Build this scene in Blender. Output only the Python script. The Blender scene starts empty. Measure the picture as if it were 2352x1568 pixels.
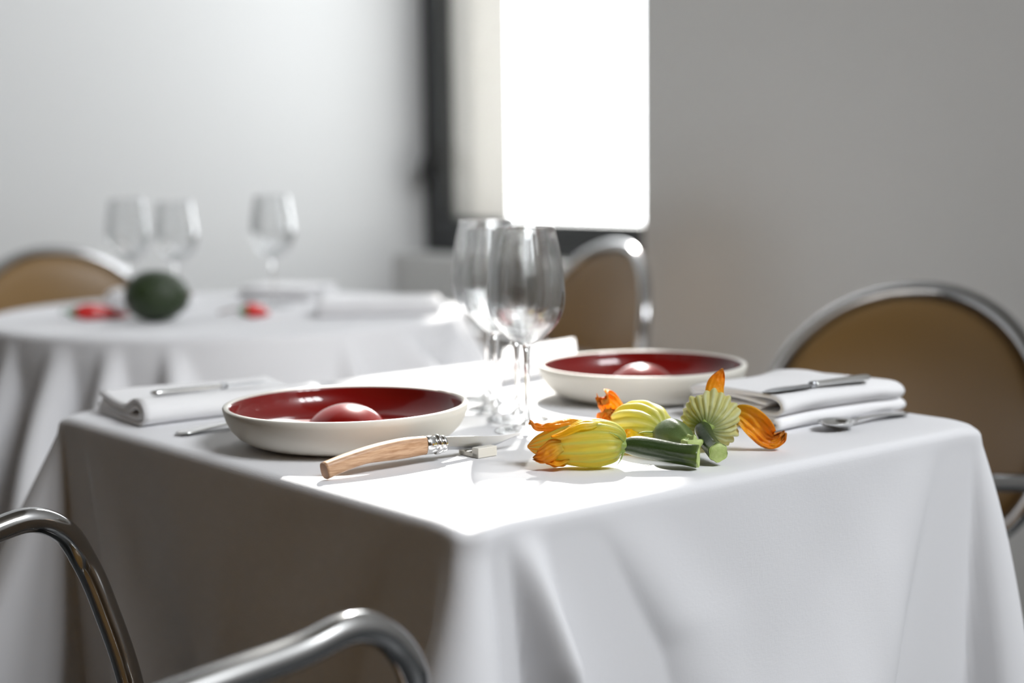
import bpy, bmesh, math, random
from mathutils import Vector, Matrix, noise

random.seed(7)
S = bpy.context.scene
C = S.collection
PI = math.pi

# ------------------------------------------------------------------ camera
CAM_Z = 1.0292
TOP = 0.75                       # table height
pitch, roll = 0.1163, -0.0129
c_, s_ = math.cos(pitch), math.sin(pitch)
fwd, upv, rgt = Vector((0, c_, -s_)), Vector((0, s_, c_)), Vector((1, 0, 0))
cr, sr = math.cos(roll), math.sin(roll)
cx_, cy_ = cr * rgt + sr * upv, -sr * rgt + cr * upv
cam = bpy.data.cameras.new('camera')
co = bpy.data.objects.new('camera', cam)
C.objects.link(co)
m = Matrix((cx_, cy_, -fwd)).transposed().to_4x4()
m.translation = Vector((0, 0, CAM_Z))
co.matrix_world = m
cam.sensor_width = 36
cam.lens = 3570 / 2352 * 36
cam.clip_start = 0.02
cam.dof.use_dof = True
cam.dof.focus_distance = 1.43
cam.dof.aperture_fstop = 2.3
S.camera = co

# ------------------------------------------------------------------ light
V = S.view_settings
V.view_transform = 'Standard'
V.look = 'None'
V.gamma = 1
V.use_curve_mapping = False
V.exposure = 0.0

AL = 0.6932                      # the room and the tables are turned against the view
E1 = Vector((math.cos(AL), math.sin(AL), 0))
E2 = Vector((-math.sin(AL), math.cos(AL), 0))
NEAR = Vector((-0.0364, 1.1577, 0))   # near corner of the table
SA, SB = 0.697, 0.765            # table sides


def T(a, b, z=0.0):              # table coordinates -> world, z above the table top
    return NEAR + a * E1 + b * E2 + Vector((0, 0, TOP + z))


def Rm(p, q, z=0.0):             # room coordinates along the two wall directions
    return p * E1 + q * E2 + Vector((0, 0, z))


w = bpy.data.worlds.new('sky')
S.world = w
w.use_nodes = True
w.node_tree.nodes['Background'].inputs[0].default_value = (0.95, 0.98, 1.0, 1)
w.node_tree.nodes['Background'].inputs[1].default_value = 7.6

SUN_EL = math.radians(38)
sd = Vector((0.077, 1.0, 0)).normalized() * math.cos(SUN_EL) + Vector((0, 0, math.sin(SUN_EL)))
sl = bpy.data.lights.new('sun', 'SUN')
sl.energy = 15.0
sl.angle = math.radians(0.9)
sl.color = (1.0, 0.97, 0.92)
so = bpy.data.objects.new('sun', sl)
C.objects.link(so)
so.rotation_euler = sd.to_track_quat('Z', 'Y').to_euler()
so.location = (0.5, 6, 5)

S.cycles.caustics_reflective = False
S.cycles.caustics_refractive = False

for wx in (1.35, 2.10, 2.85):     # daylight of three tall windows high in the wall out of view on the right
    al_ = bpy.data.lights.new('side_window_daylight', 'AREA')
    al_.shape = 'RECTANGLE'
    al_.size, al_.size_y = 0.6, 1.6
    al_.energy = 94
    al_.color = (0.93, 0.96, 1.0)
    ao = bpy.data.objects.new('side_window_daylight', al_)
    C.objects.link(ao)
    ao.location = Rm(wx - 0.25, -2.7, 4.75)
    ao.rotation_euler = (-E2 * .68 + Vector((0, 0, .73))).to_track_quat('Z', 'Y').to_euler()      # an area light shines along its -Z


# ------------------------------------------------------------------ helpers
def mat(name, col, rough=0.6, metal=0.0, coat=0.0, spec=0.5, bump=None, var=None, sheen=0.0):
    mt = bpy.data.materials.new(name)
    mt.use_nodes = True
    nt = mt.node_tree
    b = nt.nodes['Principled BSDF']
    b.inputs['Base Color'].default_value = (*col, 1)
    b.inputs['Roughness'].default_value = rough
    b.inputs['Metallic'].default_value = metal
    b.inputs['Coat Weight'].default_value = coat
    b.inputs['Coat Roughness'].default_value = 0.04
    b.inputs['Specular IOR Level'].default_value = spec
    b.inputs['Sheen Weight'].default_value = sheen
    tc = nt.nodes.new('ShaderNodeTexCoord')
    if bump:
        sc, st, dist = bump
        nz = nt.nodes.new('ShaderNodeTexNoise')
        nz.inputs['Scale'].default_value = sc
        nz.inputs['Detail'].default_value = 4
        bp = nt.nodes.new('ShaderNodeBump')
        bp.inputs['Strength'].default_value = st
        bp.inputs['Distance'].default_value = dist
        nt.links.new(tc.outputs['Object'], nz.inputs['Vector'])
        nt.links.new(nz.outputs['Fac'], bp.inputs['Height'])
        nt.links.new(bp.outputs['Normal'], b.inputs['Normal'])
    if var:
        sc, c2 = var
        nz = nt.nodes.new('ShaderNodeTexNoise')
        nz.inputs['Scale'].default_value = sc
        nz.inputs['Detail'].default_value = 6
        mx = nt.nodes.new('ShaderNodeMix')
        mx.data_type = 'RGBA'
        mx.inputs[6].default_value = (*col, 1)
        mx.inputs[7].default_value = (*c2, 1)
        nt.links.new(tc.outputs['Object'], nz.inputs['Vector'])
        nt.links.new(nz.outputs['Fac'], mx.inputs[0])
        nt.links.new(mx.outputs[2], b.inputs['Base Color'])
    return mt


def cloth_mat(name, col, weave=1500, dist=0.00025, strength=0.35):
    mt = mat(name, col, 0.9, spec=0.15)
    nt = mt.node_tree
    b = nt.nodes['Principled BSDF']
    tc = nt.nodes.new('ShaderNodeTexCoord')
    hs = []
    for sc in ((weave, weave * 0.12, weave * 0.12), (weave * 0.12, weave, weave * 0.12), (weave * 0.1, weave * 0.1, weave)):
        mp = nt.nodes.new('ShaderNodeMapping')
        mp.inputs['Scale'].default_value = sc
        nz = nt.nodes.new('ShaderNodeTexNoise')
        nz.inputs['Scale'].default_value = 1.0
        nz.inputs['Detail'].default_value = 2
        nt.links.new(tc.outputs['Object'], mp.inputs['Vector'])
        nt.links.new(mp.outputs['Vector'], nz.inputs['Vector'])
        hs.append(nz.outputs['Fac'])
    a1 = nt.nodes.new('ShaderNodeMath'); a1.operation = 'ADD'
    a2 = nt.nodes.new('ShaderNodeMath'); a2.operation = 'ADD'
    nt.links.new(hs[0], a1.inputs[0]); nt.links.new(hs[1], a1.inputs[1])
    nt.links.new(a1.outputs[0], a2.inputs[0]); nt.links.new(hs[2], a2.inputs[1])
    bp = nt.nodes.new('ShaderNodeBump')
    bp.inputs['Strength'].default_value = strength
    bp.inputs['Distance'].default_value = dist
    nt.links.new(a2.outputs[0], bp.inputs['Height'])
    nt.links.new(bp.outputs['Normal'], b.inputs['Normal'])
    return mt


def thin_glass(name, ior=1.5, boost=1.0, tint=(1, 1, 1)):
    mt = bpy.data.materials.new(name)
    mt.use_nodes = True
    nt = mt.node_tree
    nt.nodes.clear()
    out = nt.nodes.new('ShaderNodeOutputMaterial')
    mx = nt.nodes.new('ShaderNodeMixShader')
    # Schlick reflectance from the facing angle, the same from both sides of the sheet
    fr = nt.nodes.new('ShaderNodeLayerWeight'); fr.inputs['Blend'].default_value = 0.5
    pw = nt.nodes.new('ShaderNodeMath'); pw.operation = 'POWER'; pw.inputs[1].default_value = 3.0
    f0 = ((ior - 1) / (ior + 1)) ** 2 * boost
    ml = nt.nodes.new('ShaderNodeMath'); ml.operation = 'MULTIPLY_ADD'; ml.inputs[1].default_value = 1 - f0; ml.inputs[2].default_value = f0; ml.use_clamp = True
    tr = nt.nodes.new('ShaderNodeBsdfTransparent'); tr.inputs[0].default_value = (*tint, 1)
    gl = nt.nodes.new('ShaderNodeBsdfGlossy'); gl.inputs['Roughness'].default_value = 0.0
    nt.links.new(fr.outputs['Facing'], pw.inputs[0]); nt.links.new(pw.outputs[0], ml.inputs[0]); nt.links.new(ml.outputs[0], mx.inputs[0])
    nt.links.new(tr.outputs[0], mx.inputs[1]); nt.links.new(gl.outputs[0], mx.inputs[2])
    nt.links.new(mx.outputs[0], out.inputs[0])
    return mt


def attr_ramp_mat(name, stops, attr='t', rib=None, rib_col=(0.5, 0.6, 0.2), rough=0.45, trans=0.45, spots=None, bump=(400, 0.3, 0.0005)):
    """petals and skins: colour runs along the piece, ribs of their own colour, light passing through"""
    mt = bpy.data.materials.new(name)
    mt.use_nodes = True
    nt = mt.node_tree
    b = nt.nodes['Principled BSDF']
    out = nt.nodes['Material Output']
    at = nt.nodes.new('ShaderNodeAttribute'); at.attribute_name = attr
    nz = nt.nodes.new('ShaderNodeTexNoise'); nz.inputs['Scale'].default_value = 90; nz.inputs['Detail'].default_value = 4
    tc = nt.nodes.new('ShaderNodeTexCoord')
    nt.links.new(tc.outputs['Object'], nz.inputs['Vector'])
    ma = nt.nodes.new('ShaderNodeMath'); ma.operation = 'MULTIPLY_ADD'
    ma.inputs[1].default_value = 0.3; ma.inputs[2].default_value = -0.15
    ad = nt.nodes.new('ShaderNodeMath'); ad.operation = 'ADD'
    nt.links.new(nz.outputs['Fac'], ma.inputs[0]); nt.links.new(ma.outputs[0], ad.inputs[0]); nt.links.new(at.outputs['Fac'], ad.inputs[1])
    rp = nt.nodes.new('ShaderNodeValToRGB')
    el = rp.color_ramp.elements
    while len(el) < len(stops):
        el.new(0.5)
    for e, (p, col) in zip(el, stops):
        e.position = p; e.color = (*col, 1)
    nt.links.new(ad.outputs[0], rp.inputs[0])
    colout = rp.outputs[0]
    if rib:
        ar = nt.nodes.new('ShaderNodeAttribute'); ar.attribute_name = rib
        mx = nt.nodes.new('ShaderNodeMix'); mx.data_type = 'RGBA'
        mx.inputs[7].default_value = (*rib_col, 1)
        nt.links.new(ar.outputs['Fac'], mx.inputs[0]); nt.links.new(colout, mx.inputs[6])
        colout = mx.outputs[2]
    if spots:
        n2 = nt.nodes.new('ShaderNodeTexVoronoi'); n2.inputs['Scale'].default_value = spots[0]
        nt.links.new(tc.outputs['Object'], n2.inputs['Vector'])
        r2 = nt.nodes.new('ShaderNodeValToRGB')
        r2.color_ramp.elements[0].position = 0.12; r2.color_ramp.elements[0].color = (1, 1, 1, 1)
        r2.color_ramp.elements[1].position = 0.3; r2.color_ramp.elements[1].color = (0, 0, 0, 1)
        nt.links.new(n2.outputs['Distance'], r2.inputs[0])
        mx = nt.nodes.new('ShaderNodeMix'); mx.data_type = 'RGBA'
        mx.inputs[7].default_value = (*spots[1], 1)
        nt.links.new(r2.outputs[0], mx.inputs[0]); nt.links.new(colout, mx.inputs[6])
        colout = mx.outputs[2]
    nt.links.new(colout, b.inputs['Base Color'])
    b.inputs['Roughness'].default_value = rough
    if bump:
        nb = nt.nodes.new('ShaderNodeTexNoise'); nb.inputs['Scale'].default_value = bump[0]
        nt.links.new(tc.outputs['Object'], nb.inputs['Vector'])
        bp = nt.nodes.new('ShaderNodeBump'); bp.inputs['Strength'].default_value = bump[1]; bp.inputs['Distance'].default_value = bump[2]
        nt.links.new(nb.outputs['Fac'], bp.inputs['Height']); nt.links.new(bp.outputs['Normal'], b.inputs['Normal'])
    if trans:
        tl = nt.nodes.new('ShaderNodeBsdfTranslucent')
        nt.links.new(colout, tl.inputs[0])
        ms = nt.nodes.new('ShaderNodeMixShader'); ms.inputs[0].default_value = trans
        nt.links.new(b.outputs[0], ms.inputs[1]); nt.links.new(tl.outputs[0], ms.inputs[2])
        nt.links.new(ms.outputs[0], out.inputs[0])
    return mt


def obj(name, vs, fs, mt, parent=None, smooth=True, attrs=None, mats=None, fm=None):
    me = bpy.data.meshes.new(name)
    me.from_pydata([tuple(v) for v in vs], [], fs)
    me.update()
    bm = bmesh.new(); bm.from_mesh(me)
    bmesh.ops.recalc_face_normals(bm, faces=bm.faces)
    bm.to_mesh(me); bm.free()
    if smooth:
        for p in me.polygons:
            p.use_smooth = True
    if mt:
        me.materials.append(mt)
    if mats:
        for x in mats:
            me.materials.append(x)
        for p, i in zip(me.polygons, fm):
            p.material_index = i
    if attrs:
        for k, vals in attrs.items():
            a = me.attributes.new(k, 'FLOAT', 'POINT')
            a.data.foreach_set('value', vals)
    o = bpy.data.objects.new(name, me)
    C.objects.link(o)
    if parent:
        o.parent = parent
    return o


def empty(name, loc, rz=0.0):
    o = bpy.data.objects.new(name, None)
    C.objects.link(o)
    o.location = loc
    o.rotation_euler = (0, 0, rz)
    o.empty_display_size = 0.05
    return o


def tag(o, label, cat, group=None):
    o['label'] = label
    o['category'] = cat
    if group:
        o['group'] = group
    return o


def struct(o):
    o['kind'] = 'structure'
    return o


def kids(o):
    return [x for x in bpy.data.objects if x.parent == o]


def copy_tree(o, parent=None):
    ch = kids(o)
    c = o.copy()
    C.objects.link(c)
    c.parent = parent
    for k in ch:
        copy_tree(k, c)
    return c


def lathe(profile, n=96, close=False):
    vs, fs = [], []
    m_ = len(profile)
    for r, z in profile:
        for i in range(n):
            t = 2 * PI * i / n
            vs.append((r * math.cos(t), r * math.sin(t), z))
    for j in range(m_ - 1 if not close else m_):
        k = (j + 1) % m_
        for i in range(n):
            i2 = (i + 1) % n
            fs.append((j * n + i, j * n + i2, k * n + i2, k * n + i))
    return vs, fs


def catmull(pts, per=10):
    pts = [Vector(p) for p in pts]
    P = [2 * pts[0] - pts[1]] + pts + [2 * pts[-1] - pts[-2]]
    out = []
    for i in range(1, len(P) - 2):
        for k in range(per):
            t = k / per
            a, b, c, d = P[i - 1], P[i], P[i + 1], P[i + 2]
            out.append(0.5 * ((2 * b) + (c - a) * t + (2 * a - 5 * b + 4 * c - d) * t * t + (3 * b - a - 3 * c + d) * t ** 3))
    out.append(pts[-1])
    return out


def frames(path, closed=False, up=Vector((0, 0, 1))):
    n = len(path)
    res = []
    prev = None
    for i in range(n):
        if closed:
            t = (path[(i + 1) % n] - path[i - 1]).normalized()
        else:
            t = (path[min(i + 1, n - 1)] - path[max(i - 1, 0)]).normalized()
        if prev is None:
            u = up if abs(t.dot(up)) < 0.95 else Vector((1, 0, 0))
            nn = (u - t * u.dot(t)).normalized()
        else:
            nn = (prev - t * prev.dot(t)).normalized()
        prev = nn
        res.append((path[i], t, nn, t.cross(nn)))
    return res


def sweep(path, radius, n=16, closed=False, caps=True, up=Vector((0, 0, 1)), squash=1.0):
    """radius: number or f(i/n) ; squash scales the direction across"""
    fr = frames(path, closed, up)
    vs, fs = [], []
    L = len(fr)
    for i, (p, t, a, b) in enumerate(fr):
        r = radius(i / (L - 1)) if callable(radius) else radius
        for k in range(n):
            th = 2 * PI * k / n
            vs.append(p + a * (r * math.cos(th)) + b * (r * squash * math.sin(th)))
    for i in range(L if closed else L - 1):
        j = (i + 1) % L
        for k in range(n):
            k2 = (k + 1) % n
            fs.append((i * n + k, i * n + k2, j * n + k2, j * n + k))
    if caps and not closed:
        fs.append(tuple(range(n)))
        fs.append(tuple((L - 1) * n + k for k in range(n)))
    return vs, fs


def box_vf(x0, x1, y0, y1, z0, z1):
    vs = [(x, y, z) for x in (x0, x1) for y in (y0, y1) for z in (z0, z1)]
    fs = [(0, 1, 3, 2), (4, 6, 7, 5), (0, 4, 5, 1), (2, 3, 7, 6), (0, 2, 6, 4), (1, 5, 7, 3)]
    return vs, fs


def join(*vf):
    V_, F_ = [], []
    for vs, fs in vf:
        o = len(V_)
        V_ += [Vector(v) for v in vs]
        F_ += [tuple(i + o for i in f) for f in fs]
    return V_, F_


def room_box(p0, p1, q0, q1, z0, z1):
    vs, fs = box_vf(p0, p1, q0, q1, z0, z1)
    return [Rm(*v) for v in vs], fs


def bevel(o, wd, seg=3):
    b = o.modifiers.new('bevel', 'BEVEL')
    b.width = wd
    b.segments = seg
    b.limit_method = 'ANGLE'
    for p in o.data.polygons:
        p.use_smooth = True
    wn = o.modifiers.new('wn', 'WEIGHTED_NORMAL')
    return o


# ------------------------------------------------------------------ materials
M = {}
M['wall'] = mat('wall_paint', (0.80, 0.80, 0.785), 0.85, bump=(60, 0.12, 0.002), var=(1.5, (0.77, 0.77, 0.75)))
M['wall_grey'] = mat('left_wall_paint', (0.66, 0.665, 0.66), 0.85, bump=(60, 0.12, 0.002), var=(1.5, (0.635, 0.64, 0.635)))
M['dark_wall'] = mat('dark_wall_paint', (0.105, 0.06, 0.02), 0.8, bump=(40, 0.15, 0.002))
M['ceiling'] = mat('ceiling_paint', (0.20, 0.18, 0.15), 0.9, bump=(60, 0.1, 0.002))
M['floor'] = mat('floor_slate', (0.055, 0.06, 0.062), 0.45, bump=(25, 0.15, 0.002), var=(5, (0.035, 0.038, 0.04)))
M['frame'] = mat('window_frame_paint', (0.045, 0.048, 0.05), 0.4, bump=(300, 0.05, 0.0005))
M['render'] = mat('outer_wall_render', (0.19, 0.188, 0.181), 0.9, bump=(120, 0.2, 0.002))
M['pane'] = thin_glass('window_pane', 1.45, 1.0)
M['cloth'] = cloth_mat('white_linen', (0.80, 0.80, 0.815))
M['napkin'] = cloth_mat('napkin_linen', (0.88, 0.875, 0.88), 1800, 0.0002, 0.3)
M['chrome'] = mat('chrome_tube', (0.50, 0.50, 0.50), 0.13, 1.0, bump=(30, 0.02, 0.001))
M['silver'] = mat('polished_steel', (0.78, 0.78, 0.77), 0.14, 1.0, bump=(80, 0.03, 0.0005))
M['blade'] = mat('satin_steel', (0.50, 0.51, 0.53), 0.38, 1.0, bump=(300, 0.05, 0.0003))
M['pad'] = mat('tan_leather', (0.225, 0.13, 0.042), 0.36, bump=(350, 0.2, 0.0006), var=(4, (0.20, 0.115, 0.038)))
M['ceramic'] = mat('white_bisque', (0.75, 0.725, 0.655), 0.55, bump=(900, 0.1, 0.0002))
M['glaze'] = mat('red_glaze', (0.24, 0.006, 0.004), 0.3, coat=1.0, spec=0.2, var=(8, (0.16, 0.003, 0.002)))
M['glaze'].node_tree.nodes['Principled BSDF'].inputs['Coat Roughness'].default_value = 0.02
M['tablewood'] = mat('table_wood', (0.3, 0.2, 0.1), 0.6, bump=(40, 0.2, 0.001))
M['rubber'] = mat('black_rubber', (0.02, 0.02, 0.02), 0.7, bump=(300, 0.1, 0.0003))
M['glass'] = soft = thin_glass('wine_glass_bowl', 1.5, 1.7, (0.985, 0.99, 0.99))
g = mat('wine_glass_stem', (1, 1, 1), 0.0)
g.node_tree.nodes['Principled BSDF'].inputs['Transmission Weight'].default_value = 1.0
g.node_tree.nodes['Principled BSDF'].inputs['IOR'].default_value = 1.5
M['stem'] = g
# goblets: half straight through, half bent by the real thickness of the wall
nt = soft.node_tree
pg = nt.nodes.new('ShaderNodeBsdfGlass'); pg.inputs['IOR'].default_value = 1.48; pg.inputs['Roughness'].default_value = 0
o_ = next(n_ for n_ in nt.nodes if n_.type == 'OUTPUT_MATERIAL')
first = o_.inputs[0].links[0].from_socket
m2 = nt.nodes.new('ShaderNodeMixShader'); m2.inputs[0].default_value = 0.28
nt.links.new(first, m2.inputs[1]); nt.links.new(pg.outputs[0], m2.inputs[2]); nt.links.new(m2.outputs[0], o_.inputs[0])

# beech: grain stretched along the handle (object x runs along it)
wd = bpy.data.materials.new('beech_wood')
wd.use_nodes = True
nt = wd.node_tree
bb = nt.nodes['Principled BSDF']
tc = nt.nodes.new('ShaderNodeTexCoord')
mp = nt.nodes.new('ShaderNodeMapping'); mp.inputs['Scale'].default_value = (45, 500, 500)
nz = nt.nodes.new('ShaderNodeTexNoise'); nz.inputs['Scale'].default_value = 1.5; nz.inputs['Detail'].default_value = 5
rp = nt.nodes.new('ShaderNodeValToRGB')
rp.color_ramp.elements[0].position = 0.3; rp.color_ramp.elements[0].color = (0.33, 0.17, 0.08, 1)
rp.color_ramp.elements[1].position = 0.62; rp.color_ramp.elements[1].color = (0.53, 0.335, 0.20, 1)
nt.links.new(tc.outputs['Object'], mp.inputs['Vector']); nt.links.new(mp.outputs[0], nz.inputs['Vector'])
nt.links.new(nz.outputs['Fac'], rp.inputs[0]); nt.links.new(rp.outputs[0], bb.inputs['Base Color'])
bb.inputs['Roughness'].default_value = 0.45
M['beech'] = wd
M['beech_end'] = mat('beech_end_grain', (0.20, 0.09, 0.04), 0.6, bump=(900, 0.3, 0.0004), var=(700, (0.27, 0.135, 0.06)))

Y1, O1 = (0.66, 0.60, 0.10), (0.88, 0.30, 0.012)
M['flower_a'] = attr_ramp_mat('ripe_blossom', [(0.0, (0.42, 0.46, 0.09)), (0.3, (0.66, 0.58, 0.09)), (0.6, (0.72, 0.54, 0.08)), (0.82, (0.82, 0.45, 0.03)), (1.0, (0.80, 0.28, 0.01))], rib='rib', rib_col=(0.50, 0.56, 0.14))
M['flower_b'] = attr_ramp_mat('yellow_blossom', [(0.0, (0.42, 0.50, 0.16)), (0.3, (0.72, 0.69, 0.14)), (0.6, (0.80, 0.70, 0.10)), (0.85, (0.80, 0.55, 0.05)), (1.0, (0.85, 0.35, 0.01))], rib='rib', rib_col=(0.80, 0.80, 0.42))
M['flower_c'] = attr_ramp_mat('pale_blossom', [(0.0, (0.36, 0.46, 0.16)), (0.2, (0.66, 0.68, 0.30)), (0.55, (0.78, 0.74, 0.32)), (0.85, (0.80, 0.66, 0.20)), (1.0, (0.85, 0.35, 0.01))], rib='rib', rib_col=(0.76, 0.82, 0.55))
M['petal_o'] = attr_ramp_mat('orange_petal', [(0.0, (0.72, 0.56, 0.07)), (0.35, (0.95, 0.52, 0.03)), (0.7, (0.95, 0.38, 0.012)), (1.0, (0.74, 0.34, 0.04))], trans=0.5, bump=(220, 0.8, 0.0015))
M['petal_y'] = attr_ramp_mat('yellow_petal', [(0.0, (0.70, 0.66, 0.08)), (0.5, (0.92, 0.68, 0.02)), (1.0, (0.90, 0.48, 0.01))], trans=0.55, bump=(220, 0.5, 0.001))
M['zucchini'] = attr_ramp_mat('zucchini_skin', [(0.0, (0.035, 0.058, 0.014)), (0.5, (0.020, 0.040, 0.008)), (0.85, (0.028, 0.05, 0.010)), (1.0, (0.10, 0.15, 0.03))], rough=0.3, trans=0, spots=(1100, (0.06, 0.09, 0.03)), bump=(260, 0.35, 0.0006))
M['zucchini_b'] = attr_ramp_mat('pale_zucchini_skin', [(0.0, (0.10, 0.14, 0.05)), (0.45, (0.065, 0.10, 0.032)), (0.8, (0.10, 0.15, 0.04)), (1.0, (0.27, 0.38, 0.09))], rib='rib', rib_col=(0.15, 0.20, 0.07), rough=0.36, trans=0, spots=(900, (0.14, 0.19, 0.08)), bump=(260, 0.3, 0.0006))
M['cut'] = mat('cut_stem_flesh', (0.36, 0.50, 0.12), 0.5, bump=(600, 0.4, 0.0005), var=(260, (0.62, 0.70, 0.30)))
M['sepal'] = mat('green_sepal', (0.22, 0.30, 0.06), 0.5, bump=(400, 0.2, 0.0004))
M['avocado'] = mat('avocado_skin', (0.011, 0.021, 0.006), 0.38, bump=(130, 1.0, 0.004), var=(60, (0.028, 0.052, 0.012)))
M['pepper'] = mat('red_pepper_skin', (0.62, 0.015, 0.012), 0.2, coat=0.5, bump=(60, 0.1, 0.001))
M['pepper_stem'] = mat('pepper_stem', (0.05, 0.17, 0.03), 0.5, bump=(200, 0.3, 0.001))
M['pepper_tail'] = mat('dried_pepper_stem', (0.16, 0.09, 0.05), 0.6, bump=(200, 0.3, 0.001))

# ------------------------------------------------------------------ the room
P_W, Q_L = 2.757, 3.876           # window wall, left wall
P_F, Q_B = -2.8, -4.2            # walls out of view
H = 5.4
WT = 0.343                       # thickness of the window wall
QR, QW = 2.797, 3.876            # window opening along the wall
Z0, Z1 = 0.75, 3.68
REC = 0.12                       # frame recess

struct(obj('floor', *room_box(P_F - .2, P_W + WT, Q_B - .2, Q_L + .2, -0.1, 0), M['floor'], smooth=False))
struct(obj('ceiling', *room_box(P_F - .2, P_W + WT, Q_B - .2, Q_L + .2, H, H + 0.1), M['ceiling'], smooth=False))
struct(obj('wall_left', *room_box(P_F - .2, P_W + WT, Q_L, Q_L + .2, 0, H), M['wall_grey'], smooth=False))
PI_ = P_W + REC + .07            # behind the frame begins the outer leaf of the wall
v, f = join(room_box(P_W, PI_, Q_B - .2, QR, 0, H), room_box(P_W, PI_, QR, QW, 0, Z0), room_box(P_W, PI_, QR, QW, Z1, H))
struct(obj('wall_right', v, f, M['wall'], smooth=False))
v, f = join(room_box(PI_, P_W + WT, Q_B - .2, QR, 0, H), room_box(PI_, P_W + WT, QR, QW, 0, Z0 + .10), room_box(PI_, P_W + WT, QR, QW, Z1 - .02, H))
struct(obj('wall_outside', v, f, M['render'], smooth=False))
struct(obj('wall_front', *room_box(P_F - .2, P_F, Q_B, Q_L, 0, H), M['dark_wall'], smooth=False))
struct(obj('wall_back', *room_box(P_F, P_W, Q_B - .2, Q_B, 0, H), M['dark_wall'], smooth=False))

win = struct(empty('window_1', Rm(P_W + REC, (QR + QW) / 2, Z0), AL))
# local x = E1 (outwards), local y = E2
hw = (QW - QR) / 2
hh = Z1 - Z0


def wbox(name, x0, x1, y0, y1, z0, z1, mt, par=win, bv=0.004):
    o = obj(name, *box_vf(x0, x1, y0, y1, z0, z1), mt, par, smooth=False)
    if bv:
        bevel(o, bv, 2)
    return o


wbox('frame_rail', 0, .07, -hw + .001, hw - .001, 0.001, .055, M['frame'])
wbox('frame_rail', 0, .07, -hw + .001, hw - .001, hh - .055, hh - .001, M['frame'])
wbox('frame_stile', 0, .07, -hw + .001, -hw + .05, .055, hh - .055, M['frame'])
wbox('frame_stile', 0, .07, hw - .05, hw - .001, .055, hh - .055, M['frame'])
sash = wbox('sash', -.012, .045, -hw + .05, hw - .05, .056, .105, M['frame'])
for nm, bx in (('sash_rail', (-.012, .045, -hw + .05, hw - .05, hh - .105, hh - .056)),
               ('sash_stile', (-.012, .045, -hw + .05, -hw + .09, .105, hh - .105)),
               ('sash_stile', (-.012, .045, hw - .095, hw - .05, .105, hh - .105))):
    wbox(nm, *bx, M['frame'], sash)
wbox('pane', .015, .019, -hw + .09, hw - .095, .105, hh - .105, M['pane'], bv=0)
# fabric sun screen hung outside the far half of the pane
sm_ = bpy.data.materials.new('sun_screen_fabric')
sm_.use_nodes = True
nt = sm_.node_tree
nt.nodes.clear()
out = nt.nodes.new('ShaderNodeOutputMaterial')
tr = nt.nodes.new('ShaderNodeBsdfTransparent')
df = nt.nodes.new('ShaderNodeBsdfDiffuse'); df.inputs[0].default_value = (0.5, 0.49, 0.46, 1)
tl = nt.nodes.new('ShaderNodeBsdfTranslucent'); tl.inputs[0].default_value = (0.9, 0.88, 0.83, 1)
m1 = nt.nodes.new('ShaderNodeMixShader'); m1.inputs[0].default_value = 0.22
m2 = nt.nodes.new('ShaderNodeMixShader'); m2.inputs[0].default_value = 0.095
nt.links.new(df.outputs[0], m1.inputs[1]); nt.links.new(tl.outputs[0], m1.inputs[2])
nt.links.new(m1.outputs[0], m2.inputs[1]); nt.links.new(tr.outputs[0], m2.inputs[2]); nt.links.new(m2.outputs[0], out.inputs[0])
QS = 3.555 - (QR + QW) / 2
wbox('sun_screen', .075, .0756, QS, hw - .002, .105, hh - .03, sm_, bv=0)
wbox('screen_rail', .070, .082, QS, hw - .002, .092, .106, M['frame'], bv=.002)
zh = CAM_Z - 0.0 + 0.005 - Z0
v, f = join(box_vf(-.028, -.012, hw - .1, hw - .07, zh - .045, zh + .045),
            sweep(catmull([(-.02, hw - .085, zh), (-.05, hw - .085, zh), (-.062, hw - .085, zh - .01), (-.064, hw - .085, zh - .06)], 6), .011, 10))
obj('handle', v, f, M['rubber'], win)


# ------------------------------------------------------------------ table linen
def gauss(x, w_):
    return math.exp(-(x / w_) ** 2)


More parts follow.
